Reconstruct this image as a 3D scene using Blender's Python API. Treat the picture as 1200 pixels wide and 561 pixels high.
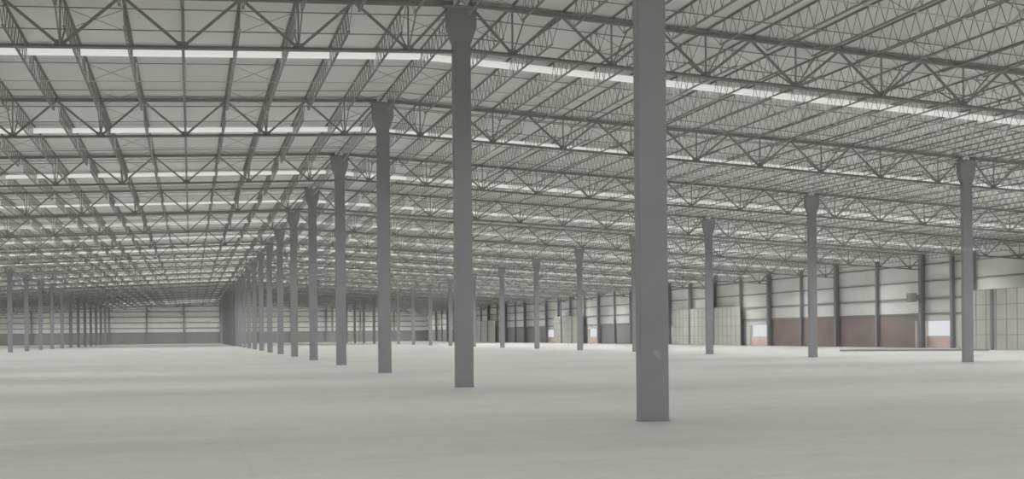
import bpy, math, random
from mathutils import Matrix, Vector

random.seed(4)
SC = bpy.context.scene
COL = SC.collection
for o in list(bpy.data.objects):
    bpy.data.objects.remove(o)

# ------------------------------------------------------------------ camera
W_PX, H_PX = 1200.0, 561.0
F_PX, YAW, ROLL, CY, EYE = 1330.0, 0.27669, 0.00968, 392.2, 1.637
W1, U0 = 8.32, 19.75                # main column row: sideways offset, distance of its nearest column
BAY, SPAN, NJ = 15.24, 30.48, 18    # frame spacing, row spacing, joist spaces in a span
JS = SPAN / NJ
RIDGE, PR, PL = 12.27, 0.0507, 0.0454
NBAY = 21
U_FAR = U0 + NBAY * BAY
W_RIGHT, W_LEFT, U_BACK = W1 + 2 * SPAN, W1 - 2 * SPAN, U0 - 2 * BAY

cam_d = bpy.data.cameras.new('camera')
cam = bpy.data.objects.new('camera', cam_d)
COL.objects.link(cam)
SC.camera = cam
cam_d.sensor_width = 36.0
cam_d.lens = F_PX * 36.0 / W_PX
S0 = CY - H_PX / 2
cam_d.shift_y = S0 * math.cos(ROLL) / W_PX
cam_d.shift_x = -S0 * math.sin(ROLL) / W_PX
cam_d.clip_start, cam_d.clip_end = 0.1, 1200
fw = Vector((math.sin(YAW), math.cos(YAW), 0))
rt = Vector((math.cos(YAW), -math.sin(YAW), 0))
up = Vector((0, 0, 1))
r2 = rt * math.cos(ROLL) - up * math.sin(ROLL)
u2 = up * math.cos(ROLL) + rt * math.sin(ROLL)
cam.matrix_world = Matrix(((r2.x, u2.x, -fw.x, 0), (r2.y, u2.y, -fw.y, 0), (r2.z, u2.z, -fw.z, EYE), (0, 0, 0, 1)))

# ------------------------------------------------------------------ render look, world
SC.view_settings.view_transform = 'Standard'
SC.view_settings.look = 'None'
SC.view_settings.gamma = 1.0
SC.view_settings.use_curve_mapping = False
SC.view_settings.exposure = 0.0
SC.cycles.use_denoising = True
SC.cycles.max_bounces = 8
SC.cycles.diffuse_bounces = 6
SC.cycles.glossy_bounces = 2
SC.cycles.caustics_reflective = False
SC.cycles.caustics_refractive = False

world = bpy.data.worlds.new('sky')
SC.world = world
world.use_nodes = True
bg = world.node_tree.nodes['Background']
bg.inputs['Color'].default_value = (0.95, 0.97, 1.0, 1)
bg.inputs['Strength'].default_value = 0.75

LAMP_W = 790.0       # light let down by one span of strip light
LAMP_SPREAD = 150.0
GLOW = 0.62           # how bright the diffuser itself looks


def roof(w):
    return RIDGE - (PR if w > W1 else PL) * abs(w - W1)


def px(w, u, h):
    """pixel of a world point (used only to leave out what the photo cannot show)"""
    x = w * math.cos(YAW) - u * math.sin(YAW)
    z = u * math.cos(YAW) + w * math.sin(YAW)
    if z < 1:
        return None
    X, Y = F_PX * x / z, F_PX * (EYE - h) / z + S0
    return (600 + X * math.cos(ROLL) + Y * math.sin(ROLL), 280.5 - X * math.sin(ROLL) + Y * math.cos(ROLL))


def seen(pts, mx=40, my=40):
    for p in pts:
        q = px(*p)
        if q and -mx < q[0] < 1200 + mx and -my < q[1] < 561 + my:
            return True
    return False


# one down-facing source under every strip light (they give the hall its light)
SPANS = [(-2, 'far left'), (-1, 'left'), (0, 'right'), (1, 'far right')]
SKY_DU = 6.4          # the strip lights hang a little short of mid bay
SKY_DROP = 0.28
DIM = range(13, 19)    # far bays whose strip lights burn low
for k in range(-2, NBAY):
    for s, _ in SPANS:
        if s == -2 and k < 2:
            continue
        wm = W1 + (s + 0.5) * SPAN - (1.05 if s == 1 else 0)
        gain = {-2: 0.78, -1: 0.8, 0: 0.88}.get(k, 1.0 + 0.36 * min(1, max(0, (k - 1) / 9)) - (0.62 if k in DIM else 0)) * (1.45 if s == 1 else 1.0)
        for part, drop in ((0.2, SKY_DROP + 0.16), (0.8, 0.92)):
            ld = bpy.data.lights.new('strip_lamp', 'AREA')
            ld.shape = 'RECTANGLE'
            ld.size, ld.size_y = SPAN - (3.6 if s == 1 else 1.5), 0.95
            
            ld.energy = LAMP_W * gain * part
            ld.spread = math.radians(LAMP_SPREAD)
            ld.color = (1.0, 1.0, 0.985)
            lo = bpy.data.objects.new('strip_lamp', ld)
            lo.location = (wm, U0 + k * BAY + SKY_DU, roof(wm) - drop)
            lo.rotation_euler = (0, math.atan(PR) if wm > W1 else -math.atan(PL), 0)
            COL.objects.link(lo)


# ------------------------------------------------------------------ materials
def mat(name, col, rough=0.7, spec=0.3, metal=0.0, noise=0.0, nscale=3.0, emis=None, bump=0.0):
    m = bpy.data.materials.new(name)
    m.use_nodes = True
    nt = m.node_tree
    b = nt.nodes['Principled BSDF']
    b.inputs['Base Color'].default_value = (*col, 1)
    b.inputs['Roughness'].default_value = rough
    b.inputs['Specular IOR Level'].default_value = spec
    b.inputs['Metallic'].default_value = metal
    if noise:
        tc = nt.nodes.new('ShaderNodeTexCoord')
        nz = nt.nodes.new('ShaderNodeTexNoise')
        nz.inputs['Scale'].default_value = nscale
        nz.inputs['Detail'].default_value = 5
        mp = nt.nodes.new('ShaderNodeMapRange')
        mp.inputs['From Min'].default_value, mp.inputs['From Max'].default_value = 0.25, 0.75
        mp.inputs['To Min'].default_value, mp.inputs['To Max'].default_value = 1 - noise, 1 + noise
        vm = nt.nodes.new('ShaderNodeVectorMath')
        vm.operation = 'SCALE'
        vm.inputs[0].default_value = col
        nt.links.new(tc.outputs['Object'], nz.inputs['Vector'])
        nt.links.new(nz.outputs['Fac'], mp.inputs['Value'])
        nt.links.new(mp.outputs['Result'], vm.inputs['Scale'])
        nt.links.new(vm.outputs['Vector'], b.inputs['Base Color'])
    if emis:
        b.inputs['Emission Color'].default_value = (*emis[0], 1)
        b.inputs['Emission Strength'].default_value = emis[1]
    return m


M_COL = mat('column_paint', (0.345, 0.348, 0.366), 0.55, 0.3, noise=0.05, nscale=0.8)
M_STEEL = mat('roof_steel_paint', (0.37, 0.37, 0.365), 0.6, 0.25)
M_GIRDER = mat('girder_paint', (0.34, 0.34, 0.336), 0.6, 0.25)
M_LIT_STEEL = mat('lit_rod', (0.66, 0.66, 0.63), 0.5, 0.4)  # roof steel lit by the strip lights, its brightness put into the colour
M_WALL = mat('wall_sheet', (0.85, 0.85, 0.825), 0.6, 0.3, noise=0.05, nscale=0.5)
M_LOWER = mat('lower_wall_red', (0.335, 0.288, 0.276), 0.8, 0.2, noise=0.14, nscale=0.35)
M_LOWER_GREY = mat('lower_wall_grey', (0.36, 0.36, 0.352), 0.8, 0.2, noise=0.05, nscale=0.3)
M_SCREEN = mat('screen_sheet', (0.62, 0.62, 0.58), 0.5, 0.3, noise=0.06, nscale=0.6)
M_GRID = mat('screen_grid', (0.42, 0.42, 0.39), 0.6, 0.3)
M_JAMB = mat('door_jamb_white', (0.8, 0.8, 0.78), 0.6, 0.3)
M_PINK = mat('barrier_pink', (0.9, 0.73, 0.69), 0.7, 0.2, noise=0.1, nscale=0.8)
M_YARD = mat('yard_concrete', (0.55, 0.53, 0.5), 0.9, 0.1)
M_BOX = mat('heater_case', (0.5, 0.5, 0.49), 0.5, 0.3)
M_SCUFF = mat('scuff', (0.43, 0.43, 0.435), 0.8, 0.1, noise=0.15, nscale=8)
M_DIFFUSER = mat('light_diffuser', (0.2, 0.2, 0.19), 0.5, 0.3, emis=((1.0, 1.0, 0.97), GLOW))
M_DIFFUSER_DIM = mat('light_diffuser_low', (0.2, 0.2, 0.19), 0.5, 0.3, emis=((1.0, 1.0, 0.97), 0.16))


def deck_material():
    m = mat('roof_deck', (0.80, 0.80, 0.77), 0.65, 0.25)
    nt = m.node_tree
    b = nt.nodes['Principled BSDF']
    tc = nt.nodes.new('ShaderNodeTexCoord')
    nz = nt.nodes.new('ShaderNodeTexNoise')
    nz.inputs['Scale'].default_value = 0.25
    cr = nt.nodes.new('ShaderNodeValToRGB')
    cr.color_ramp.elements[0].position, cr.color_ramp.elements[1].position = 0.3, 0.7
    cr.color_ramp.elements[0].color = (0.84, 0.84, 0.825, 1)
    cr.color_ramp.elements[1].color = (0.89, 0.89, 0.875, 1)
    wv = nt.nodes.new('ShaderNodeTexWave')          # ribs of the deck sheet
    wv.bands_direction = 'Y'
    wv.inputs['Scale'].default_value = 3.2
    bp = nt.nodes.new('ShaderNodeBump')
    bp.inputs['Strength'].default_value = 0.15
    bp.inputs['Distance'].default_value = 0.03
    nt.links.new(tc.outputs['Object'], nz.inputs['Vector'])
    nt.links.new(tc.outputs['Object'], wv.inputs['Vector'])
    nt.links.new(nz.outputs['Fac'], cr.inputs['Fac'])
    nt.links.new(cr.outputs['Color'], b.inputs['Base Color'])
    nt.links.new(wv.outputs['Color'], bp.inputs['Height'])
    nt.links.new(bp.outputs['Normal'], b.inputs['Normal'])
    return m


def floor_material():
    m = mat('floor_concrete', (0.5, 0.49, 0.46), 0.6, 0.3)
    nt = m.node_tree
    N, L = nt.nodes, nt.links
    b = N['Principled BSDF']
    tc = N.new('ShaderNodeTexCoord')

    def noise(sx, sy, scale, detail=6, rough=0.6):
        mp = N.new('ShaderNodeMapping')
        mp.inputs['Scale'].default_value = (sx, sy, 1)
        n = N.new('ShaderNodeTexNoise')
        n.inputs['Scale'].default_value = scale
        n.inputs['Detail'].default_value = detail
        n.inputs['Roughness'].default_value = rough
        L.new(tc.outputs['Object'], mp.inputs['Vector'])
        L.new(mp.outputs['Vector'], n.inputs['Vector'])
        return n.outputs['Fac']

    def math_(op, a, c, clamp=False):
        n = N.new('ShaderNodeMath')
        n.operation = op
        n.use_clamp = clamp
        for i, v in enumerate((a, c)):
            if isinstance(v, (int, float)):
                n.inputs[i].default_value = v
            else:
                L.new(v, n.inputs[i])
        return n.outputs[0]
    big = noise(0.5, 1.0, 0.12)             # broad cloudy wear
    mid = noise(0.35, 1.6, 0.5, 8, 0.7)     # streaks left by cleaning
    fine = noise(0.8, 1.3, 1.7, 8, 0.75)
    v = math_('ADD', math_('MULTIPLY', big, 0.5), math_('MULTIPLY', mid, 0.42))
    v = math_('ADD', v, math_('MULTIPLY', fine, 0.36))
    cr = N.new('ShaderNodeValToRGB')
    e = cr.color_ramp.elements
    e[0].position, e[1].position = 0.50, 0.80
    e[0].color = (0.44, 0.438, 0.424, 1)
    e[1].color = (0.57, 0.566, 0.545, 1)
    L.new(v, cr.inputs['Fac'])
    # saw-cut joints of the slab
    sep = N.new('ShaderNodeSeparateXYZ')
    L.new(tc.outputs['Object'], sep.inputs['Vector'])

    def joint(sock, step, off, half):
        t = math_('FRACT', math_('DIVIDE', math_('ADD', sock, off), step), 0)
        d = math_('ABSOLUTE', math_('SUBTRACT', t, 0.5), 0)
        return math_('GREATER_THAN', d, 0.5 - half / step)
    j = math_('MAXIMUM', joint(sep.outputs['X'], SPAN / 8, 400 * SPAN / 8 - W1, 0.022),
              joint(sep.outputs['Y'], BAY / 4, 400 * BAY / 4 - U0, 0.022))
    mx = N.new('ShaderNodeMix')
    mx.data_type = 'RGBA'
    mx.blend_type = 'MULTIPLY'
    L.new(math_('MULTIPLY', j, 0.12), mx.inputs['Factor'])
    L.new(cr.outputs['Color'], mx.inputs[6])
    mx.inputs[7].default_value = (0.72, 0.72, 0.70, 1)
    L.new(mx.outputs[2], b.inputs['Base Color'])
    rr = N.new('ShaderNodeMapRange')
    rr.inputs['To Min'].default_value, rr.inputs['To Max'].default_value = 0.5, 0.75
    L.new(mid, rr.inputs['Value'])
    L.new(rr.outputs['Result'], b.inputs['Roughness'])
    return m


M_DECK = deck_material()
M_FLOOR = floor_material()


# ------------------------------------------------------------------ mesh helpers
class MB:
    def __init__(self):
        self.v, self.f = [], []

    def box(self, x0, x1, y0, y1, z0, z1):
        n = len(self.v)
        self.v += [(x0, y0, z0), (x1, y0, z0), (x1, y1, z0), (x0, y1, z0), (x0, y0, z1), (x1, y0, z1), (x1, y1, z1), (x0, y1, z1)]
        self.f += [tuple(n + i for i in q) for q in ((0, 3, 2, 1), (4, 5, 6, 7), (0, 1, 5, 4), (1, 2, 6, 5), (2, 3, 7, 6), (3, 0, 4, 7))]
        return self

    def bar(self, p, q, a, c, side=Vector((0, 1, 0)), n=4):
        """straight member from p to q: n == 4 a flat section a (along side) x c, else a round rod of diameter a"""
        p, q = Vector(p), Vector(q)
        d = (q - p).normalized()
        s = side - d * side.dot(d)
        if s.length < 1e-4:
            s = Vector((1, 0, 0)) - d * d.x
        s.normalize()
        t = d.cross(s)
        k = len(self.v)
        if n == 4:
            ring = [(-a / 2, -c / 2), (a / 2, -c / 2), (a / 2, c / 2), (-a / 2, c / 2)]
        else:
            ring = [(a / 2 * math.cos(2 * math.pi * i / n), a / 2 * math.sin(2 * math.pi * i / n)) for i in range(n)]
        for e in (p, q):
            self.v += [tuple(e + s * x + t * y) for x, y in ring]
        self.f += [(k + i, k + (i + 1) % n, k + n + (i + 1) % n, k + n + i) for i in range(n)]
        self.f += [tuple(k + i for i in reversed(range(n))), tuple(k + n + i for i in range(n))]
        return self

    def angle_pair(self, p, q, leg, th, gap, side=Vector((0, 1, 0)), flip=1):
        """double-angle chord: two L sections back to back; the flat legs lie on the flip side"""
        p, q = Vector(p), Vector(q)
        d = (q - p).normalized()
        s = side - d * side.dot(d)
        s.normalize()
        t = s.cross(d)
        if t.z < 0:
            t = -t
        t = t * flip
        for sg in (-1, 1):
            o = s * (sg * (gap / 2 + th / 2))
            self.bar(p + o - t * leg / 2, q + o - t * leg / 2, th, leg, s)      # standing leg
            o2 = s * (sg * (gap / 2 + leg / 2))
            self.bar(p + o2, q + o2, leg, th, s)                               # flat leg
        return self

    def add(self, other, off=(0, 0, 0)):
        n = len(self.v)
        self.v += [(x + off[0], y + off[1], z + off[2]) for x, y, z in other.v]
        self.f += [tuple(n + i for i in q) for q in other.f]
        return self

    def mesh(self, name, m):
        me = bpy.data.meshes.new(name)
        me.from_pydata(self.v, [], self.f)
        me.materials.append(m)
        me.update()
        return me

    def build(self, name, m, parent=None, loc=None):
        o = bpy.data.objects.new(name, self.mesh(name, m))
        COL.objects.link(o)
        if parent:
            o.parent = parent
        if loc:
            o.location = loc
        return o


def link(name, me, parent=None, loc=None):
    o = bpy.data.objects.new(name, me)
    COL.objects.link(o)
    if parent:
        o.parent = parent
    if loc:
        o.location = loc
    return o


def empty(name, loc):
    o = bpy.data.objects.new(name, None)
    o.empty_display_size = 0.3
    o.location = loc
    COL.objects.link(o)
    return o


def tag(o, label, cat, group=None, kind='thing'):
    o['label'], o['category'], o['kind'] = label, cat, kind
    if group:
        o['group'] = group
    return o


def struct(o, label=None, cat=None):
    o['kind'] = 'structure'
    if label:
        o['label'] = label
    if cat:
        o['category'] = cat
    return o


ONES = 'zeroth first second third fourth fifth sixth seventh eighth ninth tenth eleventh twelfth thirteenth fourteenth fifteenth sixteenth seventeenth eighteenth nineteenth'.split()


def ordinal(n):
    if n < 20:
        return ONES[n]
    t = {2: ('twenty', 'twentieth'), 3: ('thirty', 'thirtieth')}[n // 10]
    return t[1] if n % 10 == 0 else t[0] + '-' + ONES[n % 10]


# ------------------------------------------------------------------ the setting
fl = MB().box(W_LEFT, W_RIGHT, U_BACK, U_FAR, -0.2, 0).build('floor', M_FLOOR)
struct(fl, 'bare pale concrete floor of the empty hall', 'floor')

cl = MB()
for sgn in (1, -1):
    wa, wb = (W1, W_RIGHT + 0.3) if sgn > 0 else (W_LEFT - 0.3, W1)
    n = len(cl.v)
    for z in (0, 0.25):
        cl.v += [(wa, U_BACK - 0.3, roof(wa) + z), (wb, U_BACK - 0.3, roof(wb) + z), (wb, U_FAR + 0.3, roof(wb) + z), (wa, U_FAR + 0.3, roof(wa) + z)]
    cl.f += [tuple(n + i for i in q) for q in ((0, 3, 2, 1), (4, 5, 6, 7), (0, 1, 5, 4), (1, 2, 6, 5), (2, 3, 7, 6), (3, 0, 4, 7))]
struct(cl.build('ceiling', M_DECK), 'pale ribbed roof deck sloping gently down from its ridge', 'ceiling')

LOW = 3.2
OPEN_H = 2.62
# stretches of the right wall in frame spacings counted from the nearest main-row column
OPENINGS = [(4.74, 5.00), (7.04, 7.37), (8.87, 9.05), (11.12, 11.42), (12.60, 13.05), (15.15, 15.45), (16.72, 17.0)]
RED = [(-2.0, 3.0), (5.03, 7.0), (9.08, 11.08), (13.09, 15.1), (17.05, 21.0)]


def uk(k):
    return U0 + k * BAY


wr = MB()
wr.box(W_RIGHT, W_RIGHT + 0.25, U_BACK, U_FAR, OPEN_H, roof(W_RIGHT) + 0.1)
prev = U_BACK
for a, b in OPENINGS:
    wr.box(W_RIGHT, W_RIGHT + 0.25, prev, uk(a), 0, OPEN_H)
    prev = uk(b)
wr.box(W_RIGHT, W_RIGHT + 0.25, prev, U_FAR, 0, OPEN_H)
wall_r = struct(wr.build('wall_right', M_WALL), 'long pale sheeted side wall with red lower panels', 'wall')
for i, (a, b) in enumerate(RED):
    MB().box(W_RIGHT - 0.08, W_RIGHT, uk(a), uk(b), 0, LOW).build('lower_panel', M_LOWER if i < 2 else M_LOWER_GREY, wall_r)
for h in (3.3, 4.78, 6.47, 8.12):
    t = 0.22 if h == 4.78 else 0.14
    MB().box(W_RIGHT - 0.16, W_RIGHT, U_BACK, U_FAR, h - t / 2, h + t / 2).build('girt', M_COL, wall_r)

wf = MB().box(W_LEFT - 0.25, W_RIGHT + 0.25, U_FAR, U_FAR + 0.25, 0, RIDGE + 0.1)
wall_f = struct(wf.build('wall_far', M_WALL), 'distant pale end wall with grey lower band', 'wall')
MB().box(W_LEFT, W_RIGHT, U_FAR - 0.1, U_FAR, 0, 3.14).build('lower_panel', M_LOWER_GREY, wall_f)
for h in (3.2, 4.5, 6.08, 7.65, 9.2, 10.8):
    MB().box(W_LEFT, W_RIGHT, U_FAR - 0.2, U_FAR, h - 0.1, h + 0.1).build('girt', M_GIRDER, wall_f)
struct(MB().box(W_LEFT - 0.25, W_LEFT, U_BACK, U_FAR, 0, roof(W_LEFT) + 0.1).build('wall_left', M_WALL))
struct(MB().box(W_LEFT - 0.25, W_RIGHT + 0.25, U_BACK - 0.25, U_BACK, 0, RIDGE + 0.1).build('wall_back', M_WALL))

# the loading doorways in the right wall and the yard outside them
for i, (a, b) in enumerate(OPENINGS):
    ua, ub = uk(a), uk(b)
    d = MB()
    d.box(W_RIGHT - 0.12, W_RIGHT + 0.3, ua - 0.12, ua + 0.06, 0, OPEN_H + 0.12)
    d.box(W_RIGHT - 0.12, W_RIGHT + 0.3, ub - 0.06, ub + 0.12, 0, OPEN_H + 0.12)
    d.box(W_RIGHT - 0.12, W_RIGHT + 0.3, ua + 0.06, ub - 0.06, OPEN_H - 0.04, OPEN_H + 0.12)
    if i == 0:
        d.box(W_RIGHT - 0.85, W_RIGHT - 0.12, ub + 0.28, ub + 0.42, 0, OPEN_H)
        d.box(W_RIGHT - 0.2, W_RIGHT - 0.12, ub + 0.12, ub + 0.42, 0, OPEN_H)
    dr = struct(d.build('door_%d' % (i + 1), M_JAMB))
    p = MB().box(W_RIGHT + 0.08, W_RIGHT + 0.16, ua + 0.07, ub - 0.07, 0, 1.15)
    for q in range(1, 4):
        z = 1.15 * q / 4
        p.box(W_RIGHT + 0.065, W_RIGHT + 0.08, ua + 0.07, ub - 0.07, z - 0.02, z + 0.02)
    p.build('barrier_panel', M_PINK, dr)['label'] = 'low pinkish barrier panel'
struct(MB().box(W_RIGHT + 0.25, W_RIGHT + 60, U_BACK, U_FAR, -0.3, -0.1).build('pavement', M_YARD), 'pale concrete yard outside the loading doorways', 'pavement')

# ------------------------------------------------------------------ columns
CA, CB = 0.57, 0.24           # tube: broad face, narrow face
ROWS = {-1: 'left column row', 0: 'main column row', 1: 'right column row'}


def column_meshes(top):
    sh = MB()
    a, b, c = CA / 2, CB / 2, 0.018
    ring = [(-a + c, -b), (a - c, -b), (a, -b + c), (a, b - c), (a - c, b), (-a + c, b), (-a, b - c), (-a, -b + c)]
    sh.v = [(x, y, z) for z in (0.02, top) for x, y in ring]
    sh.f = [(i, (i + 1) % 8, 8 + (i + 1) % 8, 8 + i) for i in range(8)] + [tuple(reversed(range(8))), tuple(range(8, 16))]
    bp = MB().box(-a - 0.014, a + 0.014, -b - 0.014, b + 0.014, 0, 0.02)
    cp = MB()                                   # girder seat: broad bracket that tapers back to the shaft
    n0 = 0
    prof = [(a + 0.002, top - 1.17), (0.475, top - 0.63), (0.475, top - 0.02)]
    for h, z in prof:
        cp.v += [(-h, -b - 0.03, z), (h, -b - 0.03, z), (h, b + 0.03, z), (-h, b + 0.03, z)]
    for i in range(2):
        k = 4 * i
        cp.f += [(k + j, k + (j + 1) % 4, k + 4 + (j + 1) % 4, k + 4 + j) for j in range(4)]
    cp.f += [(3, 2, 1, 0), (8, 9, 10, 11)]
    pl = MB().box(-0.55, 0.55, -0.2, 0.2, top - 0.02, top + 0.02)
    return [('shaft', sh), ('base_plate', bp), ('girder_seat', cp), ('cap_plate', pl)]


for r in (-1, 0, 1):
    w = W1 + r * SPAN
    top = roof(w) - 0.26
    meshes = [(n, mb.mesh(n, M_COL)) for n, mb in column_meshes(top)]
    idx = 0
    for k in range(0, NBAY):
        u = uk(k)
        if not seen([(w, u, top * t / 6) for t in range(7)], 20, 0):
            continue
        idx += 1
        root = empty('steel_column', (w, u, 0))
        for n, me in meshes:
            link(n, me, root)
        if r == 0:
            lab = 'dark grey steel column standing on the floor, %s from the front in the main row' % ordinal(k + 1)
            if k == 0:
                lab = 'nearest and broadest dark grey steel column, with a pale scuff on its face'
        elif r == 1:
            lab = 'dark grey steel column, %s from the right end of the right column row' % ordinal(idx)
        else:
            lab = 'dark grey steel column, %s from the left end of the left column row' % ordinal(idx)
        tag(root, lab, 'column', ROWS[r])
        if r == 0 and k == 0:
            sm = MB()
            pts = [(-0.05, 1.30), (0.01, 1.33), (0.075, 1.31), (0.085, 1.24), (0.10, 1.17), (0.08, 1.12), (0.045, 1.15), (0.03, 1.21), (-0.03, 1.22), (-0.065, 1.25)]
            sm.v = [(x + 0.02, -CB / 2 - dy, z) for dy in (0.003, 0.0) for x, z in pts]
            m_ = len(pts)
            sm.f = [tuple(range(m_)), tuple(reversed(range(m_, 2 * m_)))] + [(i, m_ + i, m_ + (i + 1) % m_, (i + 1) % m_) for i in range(m_)]
            sm.build('scuff_mark', M_SCUFF, root)['label'] = 'pale scuff mark'

# posts of the right and the far wall
for k2 in range(0, NBAY * 2):
    k = k2 / 2
    u = uk(k)
    if not seen([(W_RIGHT - 0.3, u, h) for h in (0, 3, 6, 9)], 10, 0):
        continue
    big = k2 % 2 == 0
    a, dpt = (0.42, 0.46) if big else (0.26, 0.32)
    x1 = W_RIGHT - 0.17
    p = MB()
    H = roof(x1 - dpt) - 0.05
    p.box(x1 - dpt, x1 - dpt + 0.04, u - a / 2, u + a / 2, 0, H)       # inner flange
    p.box(x1 - 0.04, x1, u - a / 2, u + a / 2, 0, H)                   # outer flange
    p.box(x1 - dpt + 0.04, x1 - 0.04, u - 0.05, u + 0.05, 0, H)        # web
    o = p.build('wall_post', M_COL)
    n = ordinal(int(round(k)) + 1) if big else None
    if big:
        lab = 'broad grey steel post on the right wall level with the %s main-row column' % ordinal(k2 // 2 + 1)
    else:
        lab = 'slim grey post on the right wall midway past the %s main-row column' % ordinal(k2 // 2 + 1)
    tag(o, lab, 'post', 'steel posts on the right wall')
p = MB()
u, x1 = uk(4.70), W_RIGHT - 0.17
p.box(x1 - 0.34, x1 - 0.3, u - 0.16, u + 0.16, 0, roof(x1) - 0.1)
p.box(x1 - 0.04, x1, u - 0.16, u + 0.16, 0, roof(x1) - 0.1)
p.box(x1 - 0.3, x1 - 0.04, u - 0.03, u + 0.03, 0, roof(x1) - 0.1)
tag(p.build('wall_post', M_COL), 'dark post at the near side of the closest open loading doorway', 'post', 'steel posts on the right wall')
for i in range(-6, 7):
    w = W1 + i * SPAN / 3
    if w <= W_LEFT + 1 or w >= W_RIGHT - 1 or not seen([(w, U_FAR, h) for h in (0, 5, 10)], 0, 0):
        continue
    p = MB()
    H = roof(w) - 0.05
    y1 = U_FAR - 0.21
    p.box(w - 0.22, w + 0.22, y1 - 0.4, y1 - 0.36, 0, H)
    p.box(w - 0.22, w + 0.22, y1 - 0.04, y1, 0, H)
    p.box(w - 0.04, w + 0.04, y1 - 0.36, y1 - 0.04, 0, H)
    o = p.build('wall_post', M_GIRDER)
    side = 'in line with' if i == 0 else ('%s left of' % ordinal(-i) if i < 0 else '%s right of' % ordinal(i))
    tag(o, 'tall thin post against the far end wall, %s the main column row' % side, 'post', 'steel posts on the far wall')

# ------------------------------------------------------------------ girders
G_TOP, G_BOT = 0.16, {True: 1.56, False: 1.63}     # chord centre below the deck, right / left of the ridge


def girder_parts(s):
    """member lists of the girder of span s in its own coordinates (x, z absolute, y = 0 at the frame)"""
    wa = W1 + s * SPAN
    right = s >= 0
    tz = lambda i: roof(wa + i * JS) - G_TOP
    bz = lambda i: roof(wa + i * JS) - G_BOT[right]
    X = lambda i: wa + i * JS
    out = []
    e0, e1 = 0.25 / JS, NJ - 0.25 / JS
    out.append(('top_chord', MB().angle_pair((X(e0), 0, tz(e0) + 0.07), (X(e1), 0, tz(e1) + 0.07), 0.115, 0.022, 0.05)))
    out.append(('bottom_chord', MB().angle_pair((X(e0), 0, bz(e0) - 0.06), (X(e1), 0, bz(e1) - 0.06), 0.085, 0.02, 0.05, flip=-1)))
    for i in range(NJ):
        top, bot = (i, i + 1) if i % 2 == 0 else (i + 1, i)
        xt = X(top) + (0.28 if top == 0 else (-0.28 if top == NJ else 0.0))
        out.append(('diagonal', MB().bar((xt, 0, tz(top)), (X(bot), 0, bz(bot)), 0.05, 0.085)))
    for i in range(1, NJ, 2):
        out.append(('vertical_strut', MB().bar((X(i), 0, bz(i)), (X(i), 0, tz(i)), 0.05, 0.05, Vector((1, 0, 0)))))
        # gusset where strut and diagonals meet the bottom chord
        g = MB()
        n = len(g.v)
        g.v = [(X(i) + x, y, bz(i) + z) for y in (-0.012, 0.012) for x, z in ((-0.2, -0.05), (0.2, -0.05), (0.13, 0.16), (-0.13, 0.16))]
        g.f = [(0, 1, 2, 3), (7, 6, 5, 4), (0, 4, 5, 1), (1, 5, 6, 2), (2, 6, 7, 3), (3, 7, 4, 0)]
        out.append(('gusset_plate', g))
        for sg in (-1, 1):
            zb = roof(X(i)) - 0.80
            out.append(('knee_brace', MB().bar((X(i), 0.06 * sg, bz(i)), (X(i), 1.35 * sg, zb), 0.04, 0.04, Vector((1, 0, 0)))))
    return out


SPAN_TXT = {-2: 'running outward from the left row', -1: 'spanning main row to left row',
            0: 'spanning main row to right row', 1: 'spanning right row to right wall'}
G_DETAIL = 5
for s, _ in SPANS:
    parts = girder_parts(s)
    part_me = [(n, mb.mesh(n, M_GIRDER)) for n, mb in parts]
    whole = MB()
    for n, mb in parts:
        whole.add(mb)
    whole_me = whole.mesh('roof_girder', M_GIRDER)
    xs = [W1 + (s + t / 12) * SPAN for t in range(13)]
    for k in range(1, NBAY):
        if not seen([(x, uk(k), roof(x) - 0.8) for x in xs], 30, 25):
            continue
        nth = 'first' if k == 0 else ordinal(k + 1)
        lab = 'grey roof girder at the %s main-row column, %s' % (nth, SPAN_TXT[s])
        if k <= G_DETAIL and s > -2:
            root = empty('roof_girder', (0, uk(k), 0))
            for n, me in part_me:
                link(n, me, root)
            tag(root, lab, 'truss', 'roof girders')
        else:
            tag(link('roof_girder', whole_me, None, (0, uk(k), 0)), lab, 'truss', 'roof girders')

# ------------------------------------------------------------------ joists
JD = 0.78
JL0, JL1 = 0.14, BAY - 0.14


def joist_parts(n_rod=6, simple=False):
    top, bot, web = MB(), MB(), MB()
    S = Vector((1, 0, 0))
    if simple:
        top.bar((0, JL0, -0.045), (0, JL1, -0.045), 0.08, 0.06, S)
        bot.bar((0, JL0 + 0.95, -JD), (0, JL1 - 0.95, -JD), 0.07, 0.05, S)
    else:
        top.angle_pair((0, JL0, -0.012), (0, JL1, -0.012), 0.042, 0.012, 0.02, S)
        bot.angle_pair((0, JL0 + 0.95, -JD), (0, JL1 - 0.95, -JD), 0.038, 0.012, 0.02, S, flip=-1)
    nv = 22
    ya, yb = JL0 + 0.95, JL1 - 0.95
    st = (yb - ya) / nv
    pts = [(0, JL0 + 0.05, -0.06), (0, ya, -JD + 0.02)]
    for i in range(nv):
        pts += [(0, ya + (i + 0.5) * st, -0.05), (0, ya + (i + 1) * st, -JD + 0.02)]
    pts.append((0, JL1 - 0.05, -0.06))
    for p, q in zip(pts, pts[1:]):
        web.bar(p, q, 0.025, 0.024, S, n_rod)
    return top, bot, web


j_top, j_bot, j_web = joist_parts()
J_ME = [('top_chord', j_top.mesh('top_chord', M_STEEL)), ('bottom_chord', j_bot.mesh('bottom_chord', M_STEEL)), ('web', j_web.mesh('web', M_STEEL))]
s_top, s_bot, s_web = joist_parts(4, True)
J_WHOLE = MB().add(j_top).add(j_bot).add(j_web).mesh('roof_joist', M_STEEL)
J_SIMPLE = MB().add(s_top).add(s_bot).add(s_web)

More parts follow.
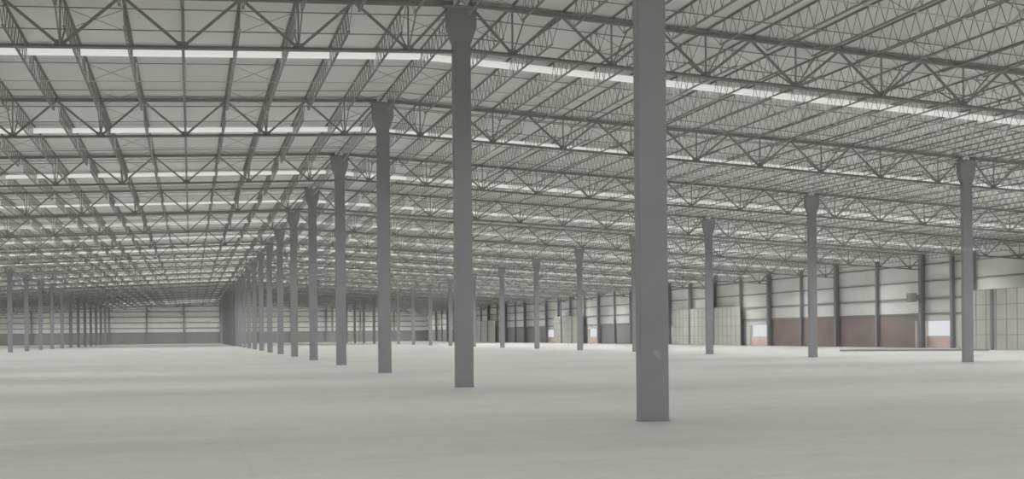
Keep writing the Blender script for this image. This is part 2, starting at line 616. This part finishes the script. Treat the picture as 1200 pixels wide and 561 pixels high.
cand = []
for k in range(0, NBAY):
    for n in range(-2 * NJ + 1, 2 * NJ):
        w = W1 + n * JS
        if seen([(w, uk(k) + BAY * t / 8, roof(w) - 0.4) for t in range(9)], 45, 30):
            cand.append((k, abs(n), n, w))
cand.sort(key=lambda c: (c[0], c[1]))
rest = MB()
BAYTXT = lambda k: 'between its %s and %s columns' % (ordinal(k + 1), ordinal(k + 2))
for i, (k, _, n, w) in enumerate(cand):
    if i >= 300:
        rest.add(J_SIMPLE, (w, uk(k), roof(w)))
        continue
    loc = (w, uk(k), roof(w))
    if n == 0:
        lab = 'grey roof joist directly above the main row, %s' % BAYTXT(k)
    else:
        lab = 'grey roof joist, %s %s of main row, %s' % (ordinal(abs(n)), 'left' if n < 0 else 'right', BAYTXT(k))
    if k <= 2:
        root = empty('roof_joist', loc)
        for nm, me in J_ME:
            link(nm, me, root)
    else:
        root = link('roof_joist', J_WHOLE, None, loc)
    tag(root, lab, 'joist', 'open web roof joists')
if rest.v:
    tag(rest.build('roof_joists', M_STEEL), 'dense mass of grey roof joists fading towards the far wall', 'joists', None, 'stuff')

# ------------------------------------------------------------------ strip lights
def profile_run(ring, a, b):
    """extrude a (y, z) outline along the roof slope from x = a to x = b"""
    mb = MB()
    n = len(ring)
    mb.v = [(x, y, roof(x) - SKY_DROP + z) for x in (a, b) for y, z in ring]
    mb.f = [(i, (i + 1) % n, n + (i + 1) % n, n + i) for i in range(n)] + [tuple(reversed(range(n))), tuple(range(n, 2 * n))]
    return mb


for s, _ in SPANS:
    a, b = W1 + s * SPAN + 0.06, W1 + (s + 1) * SPAN - 0.06
    dif = profile_run([(-0.16, 0.085), (-0.16, -0.05), (-0.09, -0.105), (0.09, -0.105), (0.16, -0.05), (0.16, 0.085)], a, b)
    hou = profile_run([(-0.17, 0.085), (0.17, 0.085), (0.17, 0.105), (0.06, 0.13), (-0.06, 0.13), (-0.17, 0.105)], a - 0.02, b + 0.02)
    me1, me2 = dif.mesh('diffuser', M_DIFFUSER), hou.mesh('housing', M_JAMB)
    me3 = dif.mesh('diffuser', M_DIFFUSER_DIM)
    for k in range(0, NBAY):
        u = uk(k) + SKY_DU
        if not seen([(a + (b - a) * t / 16, u, roof(a + (b - a) * t / 16)) for t in range(17)], 20, 20):
            continue
        root = empty('strip_light', (0, u, 0))
        link('diffuser', me3 if k in DIM else me1, root)
        link('housing', me2, root)
        lab = '%s white strip light %s, behind the %s main-row column' % (
            'dim' if k in DIM else 'glowing', {-2: 'beyond the left row', -1: 'left of the main row', 0: 'right of the main row', 1: 'beyond the right row'}[s], ordinal(k + 1))
        tag(root, lab, 'light', 'continuous strip lights across the roof')

# ------------------------------------------------------------------ bridging
BR = [(1.55, 'first'), (8.75, 'second'), (13.4, 'third')]
for sgn in (1, -1):
    tp, bt = MB(), MB()
    nmax = 2 * NJ
    e2 = W1 + sgn * (SPAN * 2 - 0.8)
    for mb, dz in ((tp, 0.105), (bt, JD - 0.02)):
        mb.bar((W1 + sgn * 0.02, 0, roof(W1) - dz), (e2, 0, roof(e2) - dz), 0.035, 0.03)
    braces = []
    for i in range(0, nmax - 1, 3):
        x0, x1 = W1 + sgn * i * JS, W1 + sgn * (i + 1) * JS
        cx = MB()
        cx.bar((x0, 0.01, roof(x0) - 0.12), (x1, 0.01, roof(x1) - JD), 0.016, 0.016)
        cx.bar((x0, -0.01, roof(x0) - JD), (x1, -0.01, roof(x1) - 0.12), 0.016, 0.016)
        braces.append(((x0 + x1) / 2, cx, cx.mesh('cross_brace', M_STEEL)))
    drops = []
    for i in range(1, nmax):
        x0 = W1 + sgn * i * JS + 0.06
        dx = MB().bar((x0, -0.9, roof(x0) - 0.3), (x0, 0, roof(x0) - JD + 0.02), 0.085, 0.05)
        drops.append((x0, dx, dx.mesh('lit_web_bar', M_JAMB)))  # added white bars: lit joist webs past the strip light, painted bright
    me_t, me_b = tp.mesh('top_rod', M_STEEL), bt.mesh('bottom_rod', M_STEEL)
    me_b2 = bt.mesh('bottom_rod', M_LIT_STEEL)
    whole = {}
    for mid in (False, True):
        wh = MB().add(tp).add(bt)
        for _, m_, _ in braces + (drops if mid else []):
            wh.add(m_)
        whole[mid] = wh.mesh('bridging', M_LIT_STEEL if mid else M_STEEL)
    for k in range(0, NBAY):
        for dy, nth in BR:
            u = uk(k) + dy
            if not seen([(W1 + sgn * SPAN * t / 12, u, roof(W1 + sgn * SPAN * t / 12) - 0.5) for t in range(25)], 10, 10):
                continue
            mid = nth == 'second'
            lab = 'thin %s line of joist bridging %s of main row, %s' % (nth, 'right' if sgn > 0 else 'left', BAYTXT(k))
            if k <= 2:
                root = empty('bridging', (0, u, 0))
                link('top_rod', me_t, root)
                link('bottom_rod', me_b2 if mid else me_b, root)
                for nm, lst in (('cross_brace', braces), ('lit_web_bar', drops if mid else [])):
                    for x, _, me in lst:
                        if seen([(x, u, roof(x) - 0.4)], 60, 30):
                            link(nm, me, root)
            else:
                root = link('bridging', whole[mid], None, (0, u, 0))
            tag(root, lab, 'bridging', 'lines of joist bridging')

# ------------------------------------------------------------------ pale gridded screens by the right wall
SCREENS = [(3.05, 4.62, 64.5, 'nearest'), (7.44, 8.85, 68.4, 'second nearest'), (11.45, 12.57, 68.4, 'third nearest'), (15.5, 16.7, 68.4, 'farthest')]
for a, b, w, nm in SCREENS:
    if nm == 'nearest':
        ua, ub = 66.0, 83.6
    else:
        ua, ub = uk(a), uk(b)
    HS = 5.05
    root = empty('wall_screen', (w, (ua + ub) / 2, 0))
    L = ub - ua
    MB().box(-0.03, 0.03, -L / 2, L / 2, 0, HS).build('sheet', M_SCREEN, root)
    n = max(2, round(L / 1.3))
    g = MB()
    for i in range(n + 1):
        y = -L / 2 + L * i / n
        g.box(-0.06, -0.03, y - 0.03, y + 0.03, 0, HS)
    for j in range(1, 5):
        z = HS * j / 4
        g.box(-0.05, -0.03, -L / 2, L / 2, z - 0.03, z + 0.03)
    g.build('grid', M_GRID, root)
    for t in ((0.2, 0.81) if nm == 'nearest' else (0.36, 0.72)):
        y = -L / 2 + L * t
        MB().box(-0.2, -0.06, y - 0.13, y + 0.13, 0, HS if nm == 'nearest' else 8.6).build('post', M_COL, root)
    # return panels back to the wall
    D = W_RIGHT - 0.7 - w
    if D > 0.3:
        for y in (-L / 2, L / 2):
            MB().box(0.03, D, y - 0.03, y + 0.03, 0, HS).build('return_panel', M_SCREEN, root)
    tag(root, 'tall pale gridded panel screen by the right wall, %s of the four' % nm, 'screen', 'pale panel screens along the right wall')

# heater box on a wall post, and the low kerb on the floor
hb = empty('unit_heater', (W_RIGHT - 1.05, uk(5) + 0.75, 4.5))
MB().box(-0.3, 0.35, -0.4, 0.4, 0, 0.85).build('case', M_BOX, hb)
gr = MB()
for i in range(6):
    gr.box(-0.33, -0.3, -0.34, 0.34, 0.08 + i * 0.12, 0.13 + i * 0.12)
gr.build('louvre_grille', M_COL, hb)
MB().box(0.3, 0.44, -0.75, 0.1, 0.3, 0.7).build('bracket', M_COL, hb)
tag(hb, 'grey box heater fixed high on a right wall post above the doorway', 'heater')
kb = MB()
kb.v = []
P0, P1 = Vector((52.3, 84.0, 0)), Vector((61.5, 77.0, 0))
kb.bar(P0 + Vector((0, 0, 0.07)), P1 + Vector((0, 0, 0.07)), 0.14, 0.14, Vector((0, 0, 1)))
tag(kb.build('floor_kerb', M_COL), 'low dark kerb strip lying on the floor near the right wall', 'kerb')
